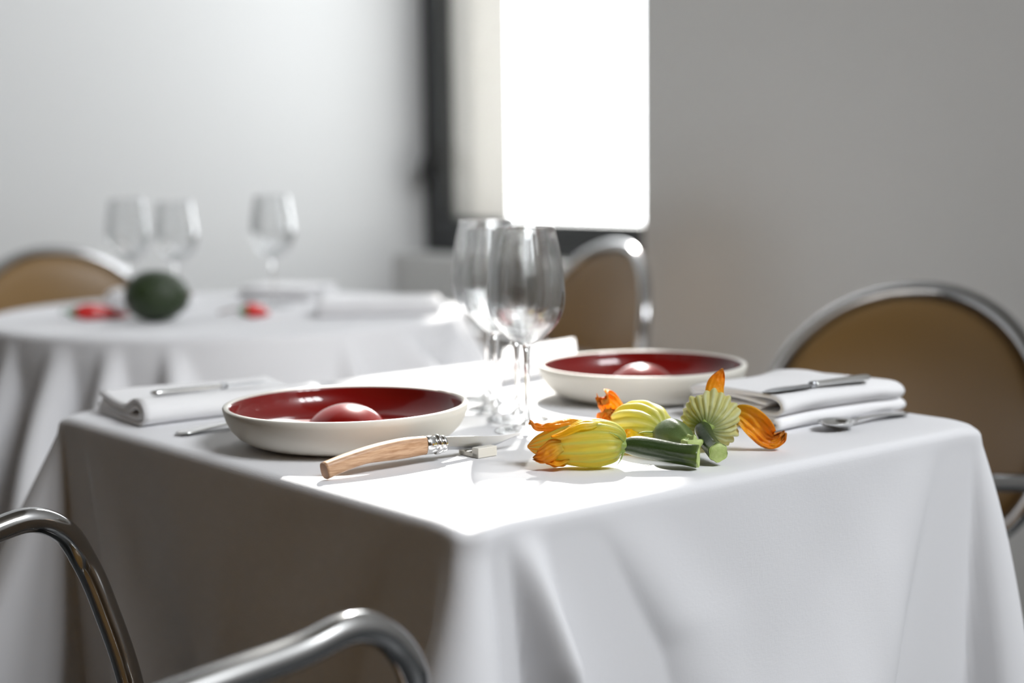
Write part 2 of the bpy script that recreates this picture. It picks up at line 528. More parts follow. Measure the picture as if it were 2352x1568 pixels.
def square_cloth():
    """rounded rectangle loop; rows: top rings, rolled edge, hanging drop. local origin at near corner, x=a, y=b"""
    rc, re = 0.024, 0.010
    drop = 0.46
    # loop from the middle of the near-left side round by corner N (0,0)
    loop = []       # (pos, normal, side, s)
    cen = [(rc, rc, PI, 1.5 * PI), (SA - rc, rc, 1.5 * PI, 2 * PI), (SA - rc, SB - rc, 0, .5 * PI), (rc, SB - rc, .5 * PI, PI)]
    step = 0.004
    u = 0.0
    for k in range(4):
        cx, cy, a0, a1 = cen[k]
        na = 12
        for i in range(na):
            t = a0 + (a1 - a0) * i / na
            loop.append(((cx + rc * math.cos(t), cy + rc * math.sin(t)), (math.cos(t), math.sin(t)), u + rc * (t - a0)))
        u += rc * PI / 2
        nx, ny, b0, _ = cen[(k + 1) % 4]
        p0 = Vector((cx + rc * math.cos(a1), cy + rc * math.sin(a1)))
        p1 = Vector((nx + rc * math.cos(b0), ny + rc * math.sin(b0)))
        L = (p1 - p0).length
        n_ = int(L / step)
        for i in range(n_):
            p = p0.lerp(p1, i / n_)
            loop.append(((p.x, p.y), (math.cos(a1), math.sin(a1)), u + L * i / n_))
        u += L
    U = u
    arc = rc * PI / 2
    # arc-length of corner middles
    cN = arc / 2
    cR = cN + (SA - 2 * rc) + arc
    cF = cR + (SB - 2 * rc) + arc
    cL = cF + (SA - 2 * rc) + arc

    def dist(x, c):
        d = (x - c) % U
        return d if d < U / 2 else d - U

    # (centre, signed start, travel per metre of drop, width, widening, amplitude, power)
    B = [
        (cN, 0.0, -0.03, .016, .12, .42, 1.0), (cN, .026, .08, .012, .10, -.32, 1.0),
        (cN, .052, .19, .013, .12, .48, 1.0), (cN, .100, .30, .022, .25, -.42, 1.0),
        (cN, .165, .42, .03, .30, .12, 1.1), (cN, -.05, -.25, .03, .25, -.10, 1.0),
        (cN, -.14, -.5, .04, .3, .07, 1.1),
        (cN, .35, .1, .05, .2, .035, 1.2), (cN, .41, .12, .03, .25, -.045, 1.2), (cN, .47, .0, .05, .2, .03, 1.2),
        (cR, 0.0, .02, .018, .16, .30, 1.0), (cR, .03, .06, .014, .1, -.18, 1.0), (cR, .062, .12, .016, .14, .24, 1.0),
        (cR, -.05, -.16, .026, .18, -.36, 1.0), (cR, -.12, -.42, .035, .3, .14, 1.1),
        (cL, 0.0, .0, .018, .14, .50, 1.0), (cL, .046, .22, .018, .12, -.62, 1.0), (cL, .095, .34, .028, .25, .10, 1.1),
        (cL, -.045, -.1, .02, .16, -.2, 1.0), (cL, -.1, -.25, .03, .2, .14, 1.0), (cL, -.17, -.3, .035, .2, -.14, 1.0),
        (cF, 0.0, .0, .02, .16, .28, 1.0), (cF, -.07, .0, .03, .2, -.15, 1.0), (cF, .07, .0, .03, .2, -.15, 1.0),
    ]

    def off(x, vd):
        o = 0.035 * vd
        vv = max(vd - 0.004, 0)
        for c, s0, ds, w0, dw, am, pw in B:
            d = dist(x, c) - s0 - ds * vd
            o += am * (min(vv, .105 if c == cN else 9) ** pw) * gauss(d, w0 + dw * min(vd, .13 if c == cN else 9))
        o += 0.05 * vv * noise.noise(Vector((x * 5.0, vd * 2.0, 3.1)))
        o += 0.018 * vv * noise.noise(Vector((x * 16.0, vd * 5.0, 7.7)))
        dn = dist(x, cN)
        if -.665 < dn < -.012:       # pressed flat by the chair that stands at this side
            cap = .012 + .03 * min(1, vd * 4)
            k = min(1, (-.012 - dn) / (.05 if vd < .12 else .02), (dn + .665) / .03)
            o = o * (1 - k) + min(o, cap) * k
        return max(o, -0.0006 + 0.015 * vv)

    def sag(x, y):               # the linen rounds over the table corners
        d = min(math.hypot(x - a, y - b) for a, b in ((0, 0), (SA, 0), (SA, SB), (0, SB)))
        k = max(0, 1 - d / .055)
        return .0085 * k * k

    vs, fs = [], []
    n = len(loop)
    cx, cy = SA / 2, SB / 2
    rings = [0.0]
    for sc in [i / 24 for i in range(1, 24)]:
        for (p, nn, x) in loop:
            q = Vector((p[0] - nn[0] * re, p[1] - nn[1] * re))
            q = Vector((cx, cy)) + (q - Vector((cx, cy))) * sc
            vs.append((q.x, q.y, -sag(q.x, q.y) + 0.0004 * noise.noise(Vector((q.x * 9, q.y * 9, 0)))))
    rows = 23
    for i in range(5):            # rolled edge
        t = i / 4 * PI / 2
        for (p, nn, x) in loop:
            k = -re + re * math.sin(t)
            vs.append((p[0] + nn[0] * k, p[1] + nn[1] * k, -re + re * math.cos(t) - sag(p[0], p[1])))
        rows += 1
    nd = 60
    for j in range(1, nd + 1):
        vd = drop * (j / nd)
        for (p, nn, x) in loop:
            o = off(x, vd)
            z = -re - vd + 0.02 * vd * abs(math.sin(x * 4)) - sag(p[0], p[1])
            vs.append((p[0] + nn[0] * o, p[1] + nn[1] * o, z))
        rows += 1
    for j in range(rows - 1):
        for i in range(n):
            i2 = (i + 1) % n
            fs.append((j * n + i, j * n + i2, (j + 1) * n + i2, (j + 1) * n + i))
    fs.append(tuple(range(n)))
    return vs, fs


def legged_table(name, loc, rz, w_, d_, rnd=None):
    t = empty(name, loc, rz)
    zt = TOP - 0.004
    if rnd:
        v, f = lathe([(0.0005, zt), (rnd, zt), (rnd, zt - .025), (0.0005, zt - .025)], 64)
        obj('tabletop', v, f, M['tablewood'], t, smooth=False)
        v, f = lathe([(.035, .03), (.035, zt - .026)], 24)
        obj('column', v, f, M['frame'], t)
        v, f = lathe([(.0005, .03), (.22, .012), (.24, .0), (.0005, .0)], 48)
        obj('base', v, f, M['frame'], t)
    else:
        obj('tabletop', *box_vf(.032, w_ - .032, .032, d_ - .032, zt - .022, zt), M['tablewood'], t, smooth=False)
        for x in (.06, w_ - .06):
            for y in (.06, d_ - .06):
                obj('leg', *box_vf(x - .02, x + .02, y - .02, y + .02, 0, zt - .023), M['tablewood'], t, smooth=False)
    return t


tb = legged_table('dining_table', NEAR, AL, SA, SB)
tag(tb, 'square wooden table hidden under the nearer white tablecloth', 'table')
v, f = square_cloth()
o = obj('tablecloth', v, f, M['cloth'])
o.location = NEAR + Vector((0, 0, TOP))
o.rotation_euler = (0, 0, AL)
tag(o, 'large white linen tablecloth on the near square table under the red bowls', 'tablecloth')

RT = Vector((-0.545 + 0.005, 2.94, 0))     # round table
RR = 0.45


# direction, turn per metre of drop, width in degrees, strength
FOLDS = [(-150, 0, 5, .3), (-133, 0, 4, .38), (-117, -8, 5, .5), (-104, -10, 4, .45), (-91, 8, 4, .42), (-54, 12, 3, .40), (-38, 60, 5, .55), (-14, 20, 5, .5),
         (-125, 0, 4, -.35), (-110, 0, 3, -.3), (-97, 0, 4, -.35), (-142, 0, 4, -.3), (-47, 20, 4, -.12), (10, 0, 5, .5), (75, 0, 6, .4), (165, 0, 5, .4), (180, 0, 6, .5)]


def round_cloth():
    n = 400
    vs, fs = [], []
    rows = 0
    for sc in [i / 12 for i in range(1, 12)]:
        for i in range(n):
            t = 2 * PI * i / n
            vs.append(((RR - .012) * sc * math.cos(t), (RR - .012) * sc * math.sin(t), 0))
        rows += 1
    for k in range(5):
        a = k / 4 * PI / 2
        for i in range(n):
            t = 2 * PI * i / n
            r = RR - .012 + .012 * math.sin(a)
            vs.append((r * math.cos(t), r * math.sin(t), -.012 + .012 * math.cos(a)))
        rows += 1
    for j in range(1, 41):
        vd = .37 * j / 40
        for i in range(n):
            t = 2 * PI * i / n
            o = 0.0
            for c0, dc, w0, am in FOLDS:
                dd = (math.degrees(t) - c0 - dc * vd + 180) % 360 - 180
                o += am * vd * gauss(dd, w0 * (.6 + 3.5 * vd))
            r = RR + .05 * vd + o + .05 * vd * noise.noise(Vector((math.cos(t) * 4, math.sin(t) * 4, 5)))
            r = max(r, RR + 0.004 * min(1, vd * 30))
            vs.append((r * math.cos(t), r * math.sin(t), -.012 - vd))
        rows += 1
    for j in range(rows - 1):
        for i in range(n):
            i2 = (i + 1) % n
            fs.append((j * n + i, j * n + i2, (j + 1) * n + i2, (j + 1) * n + i))
    fs.append(tuple(range(n)))
    return vs, fs


tb = legged_table('dining_table', RT, 0, 0, 0, RR - .014)
tag(tb, 'round table hidden under the white cloth by the left wall', 'table')
v, f = round_cloth()
o = obj('tablecloth', v, f, M['cloth'])
o.location = RT + Vector((0, 0, TOP))
tag(o, 'white pleated tablecloth on the round table by the left wall', 'tablecloth')


# ------------------------------------------------------------------ chairs
def chair(loc, rz, arm_z=0.64, arm_back=0.61, seat=True, tilt=0.13, ring_top=0.845, arm_front=0.20, arm_y=.240, RR_=0.19, RY=0.232):
    """faces local +x; origin on the floor under the seat"""
    t = empty('dining_chair', loc, rz)
    tr = .0120
    zc = ring_top - (RR_ + tr) * math.cos(tilt)
    xb = -.23

    def bk(y, z, d=0.0):         # point of the back plane: z along it, d in front of it
        curve = 0.65 * (RY ** 2 - y * y)  # hollow back
        return Vector((xb - z * math.sin(tilt) + d * math.cos(tilt) - curve * 1.5, y, zc + z * math.cos(tilt) + d * math.sin(tilt)))
    ring = [bk(RY * math.sin(a), RR_ * math.cos(a)) for a in [2 * PI * i / 72 for i in range(72)]]
    obj('back_ring', *sweep(ring, tr, 16, closed=True), M['chrome'], t)
    # padded back, domed to both sides
    vs, fs = [], []
    nr, na = 14, 64
    rp_ = 1 - (tr - .002) / RR_
    for side in (1, -1):
        for j in range(nr + 1):
            r = rp_ * j / nr
            th = .004 + .019 * (1 - (j / nr) ** 3) ** .6 * (1 if j < nr else 0)
            for i in range(na):
                a = 2 * PI * i / na
                vs.append(bk(RY * r * math.sin(a), RR_ * r * math.cos(a), side * th))
    for s in (0, 1):
        o0 = s * (nr + 1) * na
        for j in range(nr):
            for i in range(na):
                i2 = (i + 1) % na
                fs.append((o0 + j * na + i, o0 + j * na + i2, o0 + (j + 1) * na + i2, o0 + (j + 1) * na + i))
    o1 = (nr + 1) * na
    for i in range(na):
        i2 = (i + 1) % na
        fs.append((nr * na + i, nr * na + i2, o1 + nr * na + i2, o1 + nr * na + i))
    obj('backrest', vs, fs, M['pad'], t)
    # seat
    v, f = lathe([(.0005, .475), (.12, .475), (.19, .468), (.212, .452), (.212, .436), (.2, .428), (.0005, .428)], 56)
    v = [(x * .94 - .03, y * .96, z) for x, y, z in v]
    obj('seat', v, f, M['pad'], t)
    sr = [Vector((.203 * math.cos(a) - .03, .207 * math.sin(a), .425)) for a in [2 * PI * i / 64 for i in range(64)]]
    obj('seat_ring', *sweep(sr, .010, 12, closed=True), M['chrome'], t)
    for s in (-1, 1):
        zrel = (arm_back - zc) / math.cos(tilt)
        zrel = max(-RR_ * .8, min(RR_ * .8, zrel))
        yy = RY * math.sqrt(1 - (zrel / RR_) ** 2)
        p0 = bk(s * yy, zrel)
        xf = arm_front
        dz = arm_z - arm_back
        pts = [p0, p0 + Vector((.03, s * (arm_y - yy) * .8, .0)), (p0.x + .08, s * arm_y, arm_back + dz * .12),
               (xf - .13, s * arm_y, arm_back + dz * .62), (xf - .05, s * arm_y, arm_z - .007), (xf, s * arm_y, arm_z),
               (xf + .034, s * arm_y, arm_z - .016), (xf + .054, s * arm_y, arm_z - .048),
               (xf + .064, s * (arm_y - .016), arm_z - .09), (xf + .072, s * (arm_y - .048), arm_z - .17), (xf + .070, s * .165, .42), (xf + .060, s * .158, .2), (xf + .055, s * .162, .014)]
        obj('armrest', *sweep(catmull(pts, 8), tr, 16), M['chrome'], t)
        q0 = bk(s * RY * .62, -RR_ * .78)
        pts = [q0, q0 + Vector((.01, 0, -.05)), (-.2, s * .19, .42), (-.215, s * .20, .2), (-.235, s * .205, .014)]
        obj('leg', *sweep(catmull(pts, 8), tr, 14), M['chrome'], t)
        for x, y in ((xf + .055, s * .162), (-.235, s * .205)):
            v, f = lathe([(.0005, 0), (.014, 0), (.015, .012), (.013, .022), (.0005, .022)], 20)
            obj('foot', [(a + x, b + y, c) for a, b, c in v], f, M['rubber'], t)
    # strut that ties the seat to the front legs
    v, f = sweep([Vector((.12, -.145, .425)), Vector((.18, -.20, .428)), Vector((xf + .070, -.166, .43))], .008, 10)
    v2, f2 = sweep([Vector((.12, .145, .425)), Vector((.18, .20, .428)), Vector((xf + .070, .166, .43))], .008, 10)
    obj('seat_strut', v, f, M['chrome'], t)
    obj('seat_strut', v2, f2, M['chrome'], t)
    return t


def face(dx, dy):
    return math.atan2(dy, dx)


# near chair: arm crests at (-.098,1.077) and (-.427,1.416); faces the table
f_dir = Vector((.72, .695, 0)).normalized()
mid = Vector((-.2625, 1.2465, 0))
near_chair = chair(mid - f_dir * .20, face(f_dir.x, f_dir.y), arm_z=.706, arm_back=.672, arm_front=.175)
tag(near_chair, 'chrome tube armchair at the near left edge, only its curved arms in view', 'chair', 'chrome tube armchairs with round tan backs')

b_dir = Vector((-.72, -.69, 0)).normalized()     # right chair faces the table
rc_ = chair(Vector((.60, 2.20, 0)) + b_dir * .26, face(b_dir.x, b_dir.y), arm_z=.635, arm_back=.60, arm_front=.10)
rc_.location = Vector((.545, 2.205, 0)) + b_dir * .215
tag(rc_, 'armchair with large round brown back standing right of the near table', 'chair', 'chrome tube armchairs with round tan backs')

d3 = Vector((-.90, -.44, 0)).normalized()
c3 = chair(Vector((.181, 3.50, 0)) + d3 * .235, face(d3.x, d3.y), arm_z=.64, arm_back=.60, arm_front=.08)
tag(c3, 'armchair under the window, its tan back lit at the edge, between glasses and bare wall', 'chair', 'chrome tube armchairs with round tan backs')

d4 = Vector((.62, -.78, 0)).normalized()
c4 = chair(Vector((-1.065, 3.68, 0)) + d4 * .235, face(d4.x, d4.y), arm_z=.64, arm_back=.60, arm_front=.06, ring_top=.838)
tag(c4, 'armchair behind the round table against the left wall, half its tan back showing', 'chair', 'chrome tube armchairs with round tan backs')

# ------------------------------------------------------------------ bowls
RB, HB = 0.12265, 0.039


def bowl(loc, rz, label):
    t = empty('soup_bowl', loc, rz)
    outer = [(.0005, .002), (.068, .002), (.070, .0005), (.079, .0006), (.090, .0018), (.100, .0052), (.108, .0102), (.1145, .0170), (.1190, .0250), (.1215, .0325), (RB, .0380), (RB - .0010, .0394), (RB - .0032, HB + .0008), (RB - .0054, .0392), (RB - .0062, .0382)]
    inner = [(RB - .0062, .0382), (RB - .0072, .0362), (.1135, .0290), (.1085, .0215), (.100, .0150), (.089, .0108), (.074, .0086), (.058, .0075), (.051, .0078)]
    R_, hc, zb = .0495, .0187, .0078
    dome = []
    Rd = .0480
    zt = .0385
    rb = .0455
    cz = zt - Rd
    dome = [(Rd * math.sin(a), cz + Rd * math.cos(a)) for a in [math.acos((.0095 - cz) / Rd) * (1 - i / 12) for i in range(13)]]
    dome[-1] = (.0004, zt)
    obj('shell', *lathe(outer, 128), M['ceramic'], t)
    prof = inner + dome
    vs, fs = lathe(catm2(prof), 128)
    obj('glaze_lining', vs, fs, M['glaze'], t)['label'] = 'glossy dark red glazed inside with a raised round dome'
    return tag(t, label, 'bowl', 'white bowls with red glazed insides')


def catm2(prof, per=3):
    return [(max(p.x, .0003), p.z) for p in catmull([(r, 0, z) for r, z in prof], per)]


bowl(Vector((-.167, 1.541, TOP + .0004)), 0, 'white bowl with red glazed inside, nearer one behind the wooden handled knife')
bowl(Vector((.153, 1.815, TOP + .0004)), 0.4, 'white bowl with red glazed inside, farther one behind the zucchini flowers')


# ------------------------------------------------------------------ wine glasses
def wine_glass(loc, h, rmax, label, group, rrim=None, base_r=.034):
    k = h / .209
    t = empty('wine_glass', loc, 0)
    rrim = rrim or rmax * .75
    zb = .088 * k
    hb = h - zb
    out = [(.0036, zb), (.010, zb + .003), (rmax * .5, zb + hb * .085), (rmax * .80, zb + hb * .19), (rmax * .96, zb + hb * .31), (rmax, zb + hb * .42),
           (rmax * .985, zb + hb * .55), (rmax * .93, zb + hb * .72), (rmax * .85, zb + hb * .87), (rrim, h - .0004), (rrim - .0004, h)]
    inn = [(max(r - .0011, .0004), z + (.0014 if i < 3 else 0)) for i, (r, z) in enumerate(out[:-1])][::-1]
    inn[-1] = (.0004, zb + .0045)
    prof = catmull([(r, 0, z) for r, z in out + inn], 5)
    obj('goblet', *lathe([(max(p.x, .0003), p.z) for p in prof], 96), M['glass'], t)
    st = [(.0003, zb + .004), (.0045, zb + .0012), (.0040, zb - .006), (.0030, zb - .018), (.0026, zb * .6), (.0027, zb * .3), (.0036, .0125), (.0070, .0062), (.0003, .0060)]
    obj('stem', *lathe([(max(p.x, .0003), p.z) for p in catmull([(r, 0, z) for r, z in st], 4)], 32), M['stem'], t)
    ft = [(.0003, .0062), (.008, .0056), (.018, .0034), (base_r - .002, .0018), (base_r, .0010), (base_r - .001, .0003), (.0003, .0003)]
    obj('foot', *lathe([(max(p.x, .0003), p.z) for p in catmull([(r, 0, z) for r, z in ft], 3)], 72), M['glass'], t)
    return tag(t, label, 'wine glass', group)


gg = 'wine glasses in a row on the near table'
wine_glass(Vector((.0150, 1.590, TOP + .0004)), .2095, .0402, 'nearest and largest stemmed wine glass of the row beside the knife tip', gg, .0302, .0325)
wine_glass(Vector((.0051, 1.6615, TOP + .0004)), .203, .0310, 'smaller wine glass seen through the nearest glass, second in the row', gg, .0255, .0325)
wine_glass(Vector((-.0184, 1.7295, TOP + .0004)), .2025, .0360, 'third wine glass in the row, its rim just under the tallest rim', gg, .0300, .0325)
wine_glass(Vector((-.0293, 1.8065, TOP + .0004)), .2090, .0400, 'wine glass at the far left end of the row, its rim highest in view', gg, .0305, .0325)

gr = 'wine glasses on the round table'


def on_round(px, y_, z=0.0):
    return Vector((px, y_, TOP + z))


wine_glass(on_round(-.735, 2.99, .0004), .212, .042, 'blurred wine glass on round table, leftmost, in front of the chair back', gr, .034)
wine_glass(on_round(-.652, 3.03, .0004), .205, .042, 'blurred wine glass standing directly behind the green avocado', gr, .034)
wine_glass(on_round(-.462, 3.02, .0004), .215, .043, 'blurred wine glass standing alone in the middle of the round table', gr, .034)


# ------------------------------------------------------------------ wooden-handled knife and its rest
kn = empty('table_knife', T(0, .232), AL)
top_ = [(.0215, .0162), (.0428, .0205), (.0744, .0252), (.1064, .0272), (.1306, .0262), (.1330, .0260)]
bot_ = [(.0247, .0008), (.0400, .0048), (.0635, .0089), (.0850, .0088), (.1058, .0082), (.1330, .0088)]
tp = catmull([(a, 0, z) for a, z in top_], 10)
bt = catmull([(a, 0, z) for a, z in bot_], 10)


def sup(a, b, th, e=2.6):
    c, s = math.cos(th), math.sin(th)
    return a * math.copysign(abs(c) ** (2 / e), c), b * math.copysign(abs(s) ** (2 / e), s)


vs, fs = [], []
n = 28
L = len(tp)
for i in range(L):
    mid_ = (tp[i] + bt[i]) / 2
    hz = (tp[i] - bt[i]) / 2
    wy = .0062 + .0012 * math.sin(PI * min(1, i / (L - 1) * .9))
    for k in range(n):
        a, b = sup(1, 1, 2 * PI * k / n)
        vs.append(mid_ + hz * a + Vector((0, wy * b, 0)))
for i in range(L - 1):
    for k in range(n):
        k2 = (k + 1) % n
        fs.append((i * n + k, i * n + k2, (i + 1) * n + k2, (i + 1) * n + k))
nf = len(fs)
fs.append(tuple(range(n)))
fs.append(tuple((L - 1) * n + k for k in range(n)))
ho = obj('handle', vs, fs, M['beech'], kn)
ho['label'] = 'curved beech wood handle'
# darker sawn end of the handle, its own thin piece
ev = [Vector((v_[0], v_[1], v_[2])) for v_ in vs[:n]]
ec = sum(ev, Vector()) / n
ax_ = Vector((-.0006, 0, -.0001))
ev1 = [ec + (p - ec) * .97 + ax_ for p in ev]
ev0 = [ec + (p - ec) * .985 + Vector((.0004, 0, 0)) for p in ev]
obj('handle_end', ev0 + ev1, [(k, (k + 1) % n, n + (k + 1) % n, n + k) for k in range(n)] + [tuple(range(n, 2 * n))], M['beech_end'], kn, smooth=False)['label'] = 'dark sawn end of the handle'


def xring(x0, x1, zc, ry, rz_, n=40, name='ferrule', rnd=.0008, notch=False):
    pr_ = [(x0, .93), (x0 + rnd, 1.0), (x1 - rnd, 1.0), (x1, .93)]
    vs, fs = [], []
    for x, k in pr_:
        for i in range(n):
            t = 2 * PI * i / n
            vs.append((x, ry * k * math.sin(t), zc + rz_ * k * math.cos(t)))
    m_ = len(pr_)
    for j in range(m_ - 1):
        for i in range(n):
            i2 = (i + 1) % n
            fs.append((j * n + i, j * n + i2, (j + 1) * n + i2, (j + 1) * n + i))
    fs.append(tuple(range(n))); fs.append(tuple((m_ - 1) * n + i for i in range(n)))
    return obj(name, vs, fs, M['silver'], kn)


xring(.1322, .1420, .0172, .0080, .0089)
xring(.1416, .1450, .0170, .0072, .0080, name='ferrule_neck')
xring(.1448, .1492, .0166, .0086, .0096, name='locking_ring')
xring(.1494, .1512, .0164, .0076, .0082, name='ferrule_neck')
xring(.1510, .1552, .0162, .0080, .0082, name='locking_ring')
# blade
sp = [(.150, .0222), (.160, .0220), (.185, .0195), (.2081, .0168), (.225, .0155), (.2441, .0152), (.253, .0148)]
eg = [(.150, .0100), (.160, .0095), (.185, .0066), (.200, .0059), (.216, .0063), (.2379, .0110), (.2535, .0145)]
a_ = catmull([(x, 0, z) for x, z in sp], 8)
b_ = catmull([(x, 0, z) for x, z in eg], 8)
vs, fs = [], []
for p, q in zip(a_, b_):
    vs += [p + Vector((0, .0008, 0)), p + Vector((0, -.0008, 0)), q.lerp(p, .25) + Vector((0, -.0007, 0)), q, q.lerp(p, .25) + Vector((0, .0007, 0))]
for i in range(len(a_) - 1):
    for k in range(5):
        k2 = (k + 1) % 5
        fs.append((i * 5 + k, i * 5 + k2, (i + 1) * 5 + k2, (i + 1) * 5 + k))
fs.append((0, 1, 2, 3, 4)); L_ = (len(a_) - 1) * 5
fs.append(tuple(L_ + k for k in range(5)))
obj('blade', vs, fs, M['blade'], kn, smooth=False)
tag(kn, 'table knife with curved beech handle and steel blade lying before the nearer bowl', 'knife')

kr = empty('knife_rest', T(.1945, .228), AL)
o = obj('saddle', *box_vf(-.0115, .0065, -.012, .016, .0004, .0052), M['ceramic'], kr, smooth=False); bevel(o, .001)
o = obj('end_block', *box_vf(-.0115, .0115, -.0130, -.0030, .0004, .0100), M['ceramic'], kr, smooth=False); bevel(o, .0009)
o = obj('end_block', *box_vf(-.0115, .0065, .0080, .0175, .0004, .0080), M['ceramic'], kr, smooth=False); bevel(o, .0009)
tag(kr, 'small white ceramic knife rest under the steel blade', 'knife rest')


# ------------------------------------------------------------------ napkins
def ribbon(path, th, length, nl=24, warp=None):
    """path in (y,z), extruded along x"""
    pts = catmull([(0, y, z) for y, z in path], 6)
    n = len(pts)
    outl = []
    for i, p in enumerate(pts):
        t = (pts[min(i + 1, n - 1)] - pts[max(i - 1, 0)]).normalized()
        nn = Vector((0, -t.z, t.y))
        outl.append((p + nn * th / 2, p - nn * th / 2))
    ring = [a for a, b in outl] + [b for a, b in reversed(outl)]
    m_ = len(ring)
    vs, fs = [], []
    for j in range(nl + 1):
        x = length * j / nl
        for p in ring:
            q = Vector((x, p.y, p.z))
            if warp:
                q = warp(q, j / nl)
            vs.append(q)
    for j in range(nl):
        for i in range(m_):
            i2 = (i + 1) % m_
            fs.append((j * m_ + i, j * m_ + i2, (j + 1) * m_ + i2, (j + 1) * m_ + i))
    for base in (0, nl * m_):     # end strips, following the ribbon
        for i in range(n - 1):
            fs.append((base + i, base + i + 1, base + m_ - 2 - i, base + m_ - 1 - i))
    return vs, fs


def napkin(loc, rz, paths, th, length, label, warp=None, group='folded white napkins'):
    t = empty('napkin', loc, rz)
    for i, p in enumerate(paths):
        obj('fold', *ribbon(p, th, length, warp=warp), M['napkin'], t)
    return tag(t, label, 'napkin', group)


# right napkin: two folded bands lying on each other; y=0 is the front edge
low = [(.155, .0030), (.08, .0026), (.02, .0026), (.006, .0030), (.0, .0070), (.004, .0112), (.018, .0132), (.08, .0120), (.155, .0110)]
lo2 = [(.150, .0065), (.08, .0068), (.020, .0070), (.010, .0073)]
upp = [(.150, .0160), (.08, .0165), (.030, .0172), (.012, .0172), (.002, .0200), (-.002, .0262), (.004, .0322), (.018, .0350), (.06, .0345), (.11, .0335), (.150, .0300)]
up2 = [(.148, .0208), (.09, .0215), (.05, .0222), (.030, .0222)]
up3 = [(.148, .0268), (.09, .0300), (.05, .0290), (.022, .0270)]


def warp_r(q, t):
    x, y, z = q
    z2 = z * (1 + .04 * math.sin(t * 3.0 + y * 9)) - (.004 * max(0, t - .8) / .2 * (1 if z > .016 else 0)) 
    z2 = max(z2, z * .9)
    x2 = x + (.010 * (1 - t)) * (y / .15) + .010 * (t - .5) * (1 if z < .0145 else 0)
    z2 += .006 * math.exp(-((t - .75) / .12) ** 2) * gauss(y - .12, .05) * (1 if z > .016 else 0)
    return Vector((x2, y + .004 * math.sin(t * 5), z2))


napkin(T(.492, .110, .0006), AL, [[(y * .9, z) for y, z in q_] for q_ in (low, lo2, upp, up2, up3)], .0042, .196, 'thick folded white napkin carrying a knife, right of the farther bowl', warp_r)

# left napkin: rolled front hump, raised far lip
lA = [(.135, .0030), (.07, .0025), (.015, .0025), (.002, .0050), (-.004, .0120), (.000, .0205), (.012, .0255), (.026, .0245), (.042, .0185), (.058, .0150), (.078, .0155), (.100, .0175), (.118, .0205), (.128, .0210)]
lB = [(.134, .0085), (.09, .0090), (.055, .0090), (.025, .0078), (.009, .0100), (.006, .0155), (.014, .0195), (.025, .0185), (.040, .0130), (.058, .0100), (.08, .0100), (.105, .0120), (.122, .0145)]


def warp_l(q, t):
    x, y, z = q
    fl = 1 - .25 * t
    if z > .012:
        z = .012 + (z - .012) * (1 - .12 * t)
    x2 = x + .012 * (1 - t) * (y / .13)
    return Vector((x2, y + .003 * math.sin(t * 6), z + .0025 * math.sin(t * 4 + 1) * (z > .012) * 0.5))


napkin(T(.030, .597, .0006), AL, [lA, lB], .0046, .225, 'folded white napkin with a rolled end, left of the nearer bowl', warp_l)

fA = [(.088, .0030), (.05, .0025), (.012, .0025), (.0, .0060), (.0, .0110), (.012, .0138), (.05, .0132), (.088, .0130)]
fB = [(.088, .0172), (.05, .0172), (.012, .0168), (.0, .0190), (-.001, .0240), (.012, .0268), (.05, .0268), (.088, .0265)]


def warp_c(q, t):
    return Vector((q.x + 1.2 * q.y, q.y, q.z))


napkin(Vector((-.014, 1.921, TOP + .0004)), math.radians(49), [fA, fB, [(.085, .0080), (.05, .0080), (.014, .0082)], [(.085, .0218), (.05, .0218), (.014, .0218)]], .0042, .15, 'folded white napkin at the far corner behind the wine glasses', warp_c)

# napkins on the round table
flat = [[(.13, .0030), (.06, .0025), (.012, .0025), (.0, .0060), (.001, .0105), (.012, .0130), (.06, .0125), (.13, .0120)],
        [(.125, .0170), (.06, .0170), (.014, .0168), (.004, .0200), (.006, .0240), (.018, .0262), (.06, .0255), (.125, .0250)]]
napkin(Vector((-.352, 2.80, TOP)), .09, flat, .0042, .225, 'blurred folded white napkin at the right end of the round table', None)
napkin(Vector((-.560, 3.19, TOP)), -.35, flat, .0042, .16, 'blurred white napkin at the back of the round table behind the lone glass', None)
napkin(Vector((-.800, 3.06, TOP)), .10, flat, .0042, .13, 'blurred white napkin on the round table left of the avocado', None)


# ------------------------------------------------------------------ cutlery
def flatware_bar(pts, widths, thick, name, parent, mt):
    """flat bar along pts, widths across (local y)"""
    P = catmull(pts, 6)
    n = len(P)
    ws = catmull([(w_, 0, 0) for w_ in widths], 6)
    tk = catmull([(w_, 0, 0) for w_ in thick], 6)
    vs, fs = [], []
    k_ = 14
    for i, p in enumerate(P):
        for k in range(k_):
            a, b = sup(ws[i].x, tk[i].x, 2 * PI * k / k_, 2.2)
            vs.append(p + Vector((0, a, b)))
    for i in range(n - 1):
        for k in range(k_):
            k2 = (k + 1) % k_
            fs.append((i * k_ + k, i * k_ + k2, (i + 1) * k_ + k2, (i + 1) * k_ + k))
    fs.append(tuple(range(k_))); fs.append(tuple((n - 1) * k_ + k for k in range(k_)))
    return obj(name, vs, fs, mt, parent)


